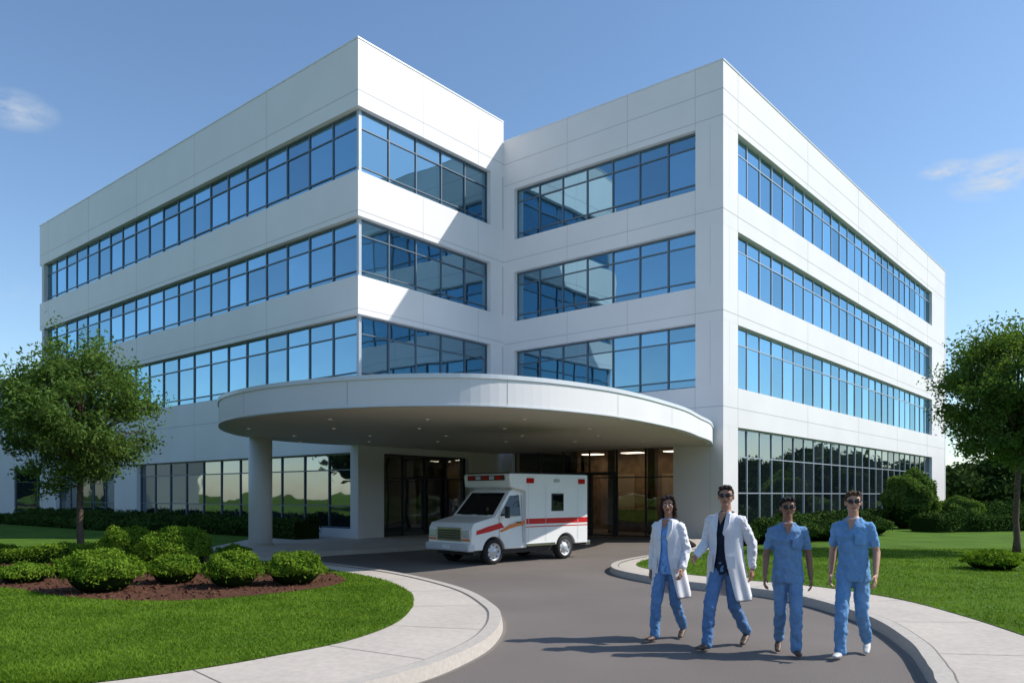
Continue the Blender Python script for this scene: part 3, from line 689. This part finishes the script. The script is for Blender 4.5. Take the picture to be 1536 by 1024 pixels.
    for s,kk in((-1,'a'),(1,'b')):
        hp=V((s*.08,0,.88)); kn=V(J['kn'+kk]); an=V(J['an'+kk]); 
        cap(a,hp,.090,kn,.066); cap(a,kn,.066,an,.058)
        tip=J.get('tip'+kk,0)
        ds=V((s*.12,-1,-tip)).normalized(); ak=V(an)
        hl=ak+V((0,.035,-.035)); 
        cap(sc,hl,.036,hl+ds*.12,.04,12,.8); cap(sc,hl+ds*.12,.04,hl+ds*.19,.032,12,.62); cap(sc,ak+V((0,0,.03)),.036,hl+V((0,0,.01)),.034)
    o=mkobj('trousers',a,[PN],E); shade_mods(o,.010,3,.032,.06)
    o=mkobj('shoes',sc,[shoe],E); shade_mods(o,.007,2)
    if coat:
        CT=mat(name+'_coat',coat,.8,9,.03,.2,200,spec=.15)
        rings=[(1.470,.068,.062,.75,.012),(1.435,.12,.088,.5,.004),(1.385,.178,.115,.33,0),(1.28,.188,.142,.26,0),(1.12,.178,.14,.22,0),(.98,.188,.145,.28,0),(.84,.210,.158,.42,.01),(.68,.232,.185,.55,.04),(.52,.252,.215,.66,.07)]
        v=[];f=[];ns=60
        for (z,rx,ry,gap,yo) in rings:
            for q in range(ns+1):
                t=-math.pi/2+gap+(2*math.pi-2*gap)*q/ns
                wv=1+ .05*math.sin(t*8+z*4)*max(0,(1.2-z))*2+.012*math.sin(t*5+z*23)
                v.append((rx*wv*math.cos(t),ry*wv*math.sin(t)+yo,z+.01*math.sin(t*3) if z<.6 else z))
        for i in range(len(rings)-1):
            for q in range(ns): f.append((i*(ns+1)+q,i*(ns+1)+q+1,(i+1)*(ns+1)+q+1,(i+1)*(ns+1)+q))
        a=Acc(); a.add(v,f); o=mkobj('coat_body',a,[CT],E,True); sd=o.modifiers.new('s','SOLIDIFY'); sd.thickness=.008; sd.offset=1; sb=o.modifiers.new('u','SUBSURF'); sb.levels=1; sb.render_levels=1
        a=Acc()
        for s,kk in((-1,'a'),(1,'b')):
            sh=V((s*(sw+.004),0,SZ-.008)); el=V(J['el'+kk]); wr=V(J['wr'+kk]); e2=el.lerp(wr,.93)
            cap(a,V((s*.11,0,1.375)),.058,sh,.062); cap(a,sh,.062,el,.055); cap(a,el,.055,e2,.043)
        o=mkobj('coat_sleeves',a,[CT],E); shade_mods(o,.009,3,.026,.045)
        a=Acc()
        for s in(-1,1):
            a.add([(s*.045,-.072,1.468),(s*.088,-.086,1.44),(s*.105,-.142,1.35),(s*.052,-.162,1.21),(s*.035,-.155,1.24)],[(0,1,2,3,4)])
            a.add([(s*.085,-.150,1.0),(s*.155,-.115,1.0),(s*.160,-.118,.87),(s*.088,-.160,.87)],[(0,1,2,3)])
        o=mkobj('lapels_and_pockets',a,[CT],E); sd=o.modifiers.new('s','SOLIDIFY'); sd.thickness=.008; sd.offset=0
    else:
        a=Acc()
        a.add([(.04,-.132,1.30),(.11,-.112,1.30),(.11,-.118,1.19),(.04,-.136,1.19)],[(0,1,2,3)]); o=mkobj('chest_pocket',a,[TP],E); sd=o.modifiers.new('s','SOLIDIFY'); sd.thickness=.01
    return E
def pose(front,stride,wa,wb,ea,eb):
    fk=('a','b') if front=='a' else ('b','a'); sx={'a':-1,'b':1}
    J={}
    f,b=fk
    J['kn'+f]=(sx[f]*.08,-.5*stride-.05,.485); J['an'+f]=(sx[f]*.08,-stride*.85,.085); J['tip'+f]=-.02
    J['kn'+b]=(sx[b]*.08,.12*stride-.03,.475); J['an'+b]=(sx[b]*.085,stride*.95,.15); J['tip'+b]=.45
    J['ela']=ea;J['elb']=eb;J['wra']=wa;J['wrb']=wb
    return J
J1=pose('a',.26,(-.215,-.02,.85),(.225,-.12,.88),(-.215,.06,1.10),(.22,.03,1.10))
J2=pose('a',.34,(-.21,-.29,.99),(.25,.10,.87),(-.235,-.01,1.11),(.24,.12,1.12))
J3=pose('b',.16,(-.245,-.12,.87),(.245,.04,.86),(-.225,.03,1.11),(.225,.07,1.11))
J4=pose('a',.28,(-.235,.05,.86),(.24,-.14,.88),(-.22,.08,1.11),(.225,.02,1.11))
person('doctor',(1.84,9.25,0),-34,1.70,J1,(.40,.21,.135),(.035,.018,.012),(.22,.46,.88),(.15,.29,.52),coat=(.82,.82,.85),female=True,shoe=SHOE,headyaw=14)
person('doctor',(2.38,8.75,0),-40,1.81,J2,(.42,.23,.15),(.035,.02,.012),(.02,.028,.05),(.13,.25,.46),coat=(.82,.82,.85),glasses=True,headyaw=18)
person('nurse',(2.95,8.42,0),-16,1.68,J3,(.28,.145,.09),(.012,.009,.008),(.17,.31,.52),(.17,.31,.52),glasses=True,headyaw=5)
person('nurse',(3.60,8.30,0),-34,1.745,J4,(.50,.29,.20),(.09,.045,.022),(.17,.36,.62),(.17,.35,.60),glasses=True,shoe=SHOEW,headyaw=16)

# ------------------------------------------------------------ light and sky
az=math.atan2(1.0,.04); el=math.radians(42)
ts=Vector((math.sin(az)*math.cos(el),math.cos(az)*math.cos(el),math.sin(el)))
sl=bpy.data.lights.new('sun','SUN'); sl.energy=4.8; sl.angle=math.radians(.5); sl.color=(1,.94,.86)
so=bpy.data.objects.new('sun',sl); COL.objects.link(so); so.rotation_euler=ts.to_track_quat('Z','Y').to_euler()
W=bpy.data.worlds.new('World'); S.world=W; W.use_nodes=True; nt=W.node_tree; bg=nt.nodes['Background']; bg.inputs['Strength'].default_value=.15
sky=nt.nodes.new('ShaderNodeTexSky'); sky.sky_type='NISHITA'; sky.sun_disc=False; sky.sun_elevation=el; sky.sun_rotation=az; sky.ozone_density=1.7; sky.air_density=1.05; sky.dust_density=.4
tn=nt.nodes.new('ShaderNodeVectorMath'); tn.operation='MULTIPLY'; tn.inputs[1].default_value=(.97,1.08,1.16)
nt.links.new(sky.outputs[0],tn.inputs[0]); nt.links.new(tn.outputs['Vector'],bg.inputs[0])
tc=nt.nodes.new('ShaderNodeTexCoord')
no=nt.nodes.new('ShaderNodeTexNoise'); no.inputs['Scale'].default_value=16; no.inputs['Detail'].default_value=4; no.inputs['Roughness'].default_value=.62
mpn=nt.nodes.new('ShaderNodeMapping'); mpn.inputs['Scale'].default_value=(1,1,2.6)
nt.links.new(tc.outputs['Generated'],mpn.inputs[0]); nt.links.new(mpn.outputs[0],no.inputs['Vector'])
acc=None
for d_,rad,amp in(((.62,1,.405),.055,1.6),((.552,1,.41),.03,1.5),((-.635,1,.49),.045,.8),((-.64,1,.26),.04,.4)):
    dv=Vector(d_).normalized()
    vm=nt.nodes.new('ShaderNodeVectorMath'); vm.operation='SUBTRACT'; vm.inputs[1].default_value=dv; nt.links.new(tc.outputs['Generated'],vm.inputs[0])
    vs=nt.nodes.new('ShaderNodeVectorMath'); vs.operation='MULTIPLY'; vs.inputs[1].default_value=(1,1,2.2); nt.links.new(vm.outputs[0],vs.inputs[0])
    ln=nt.nodes.new('ShaderNodeVectorMath'); ln.operation='LENGTH'; nt.links.new(vs.outputs[0],ln.inputs[0])
    mr=nt.nodes.new('ShaderNodeMapRange'); mr.inputs['From Min'].default_value=0; mr.inputs['From Max'].default_value=rad; mr.inputs['To Min'].default_value=amp; mr.inputs['To Max'].default_value=0
    nt.links.new(ln.outputs['Value'],mr.inputs['Value'])
    if acc is None: acc=mr.outputs['Result']
    else:
        mm=nt.nodes.new('ShaderNodeMath'); mm.operation='MAXIMUM'; nt.links.new(acc,mm.inputs[0]); nt.links.new(mr.outputs['Result'],mm.inputs[1]); acc=mm.outputs[0]
nr=nt.nodes.new('ShaderNodeMapRange'); nr.inputs['From Min'].default_value=.38; nr.inputs['From Max'].default_value=.62; nt.links.new(no.outputs['Fac'],nr.inputs['Value'])
mu=nt.nodes.new('ShaderNodeMath'); mu.operation='MULTIPLY'; mu.use_clamp=True; nt.links.new(acc,mu.inputs[0]); nt.links.new(nr.outputs['Result'],mu.inputs[1])
b2=nt.nodes.new('ShaderNodeBackground'); b2.inputs['Color'].default_value=(.72,.79,.88,1); b2.inputs['Strength'].default_value=.9
ms=nt.nodes.new('ShaderNodeMixShader'); nt.links.new(mu.outputs[0],ms.inputs[0]); nt.links.new(bg.outputs[0],ms.inputs[1]); nt.links.new(b2.outputs[0],ms.inputs[2])
nt.links.new(ms.outputs[0],nt.nodes['World Output'].inputs['Surface'])

cam=bpy.data.cameras.new('camera'); cam.lens=27.66; cam.sensor_width=36; cam.shift_y=.1497; cam.clip_end=3000; cam.clip_start=.1
cob=bpy.data.objects.new('camera',cam); COL.objects.link(cob); cob.location=(0,0,1.7); cob.rotation_euler=(math.pi/2,0,0); S.camera=cob
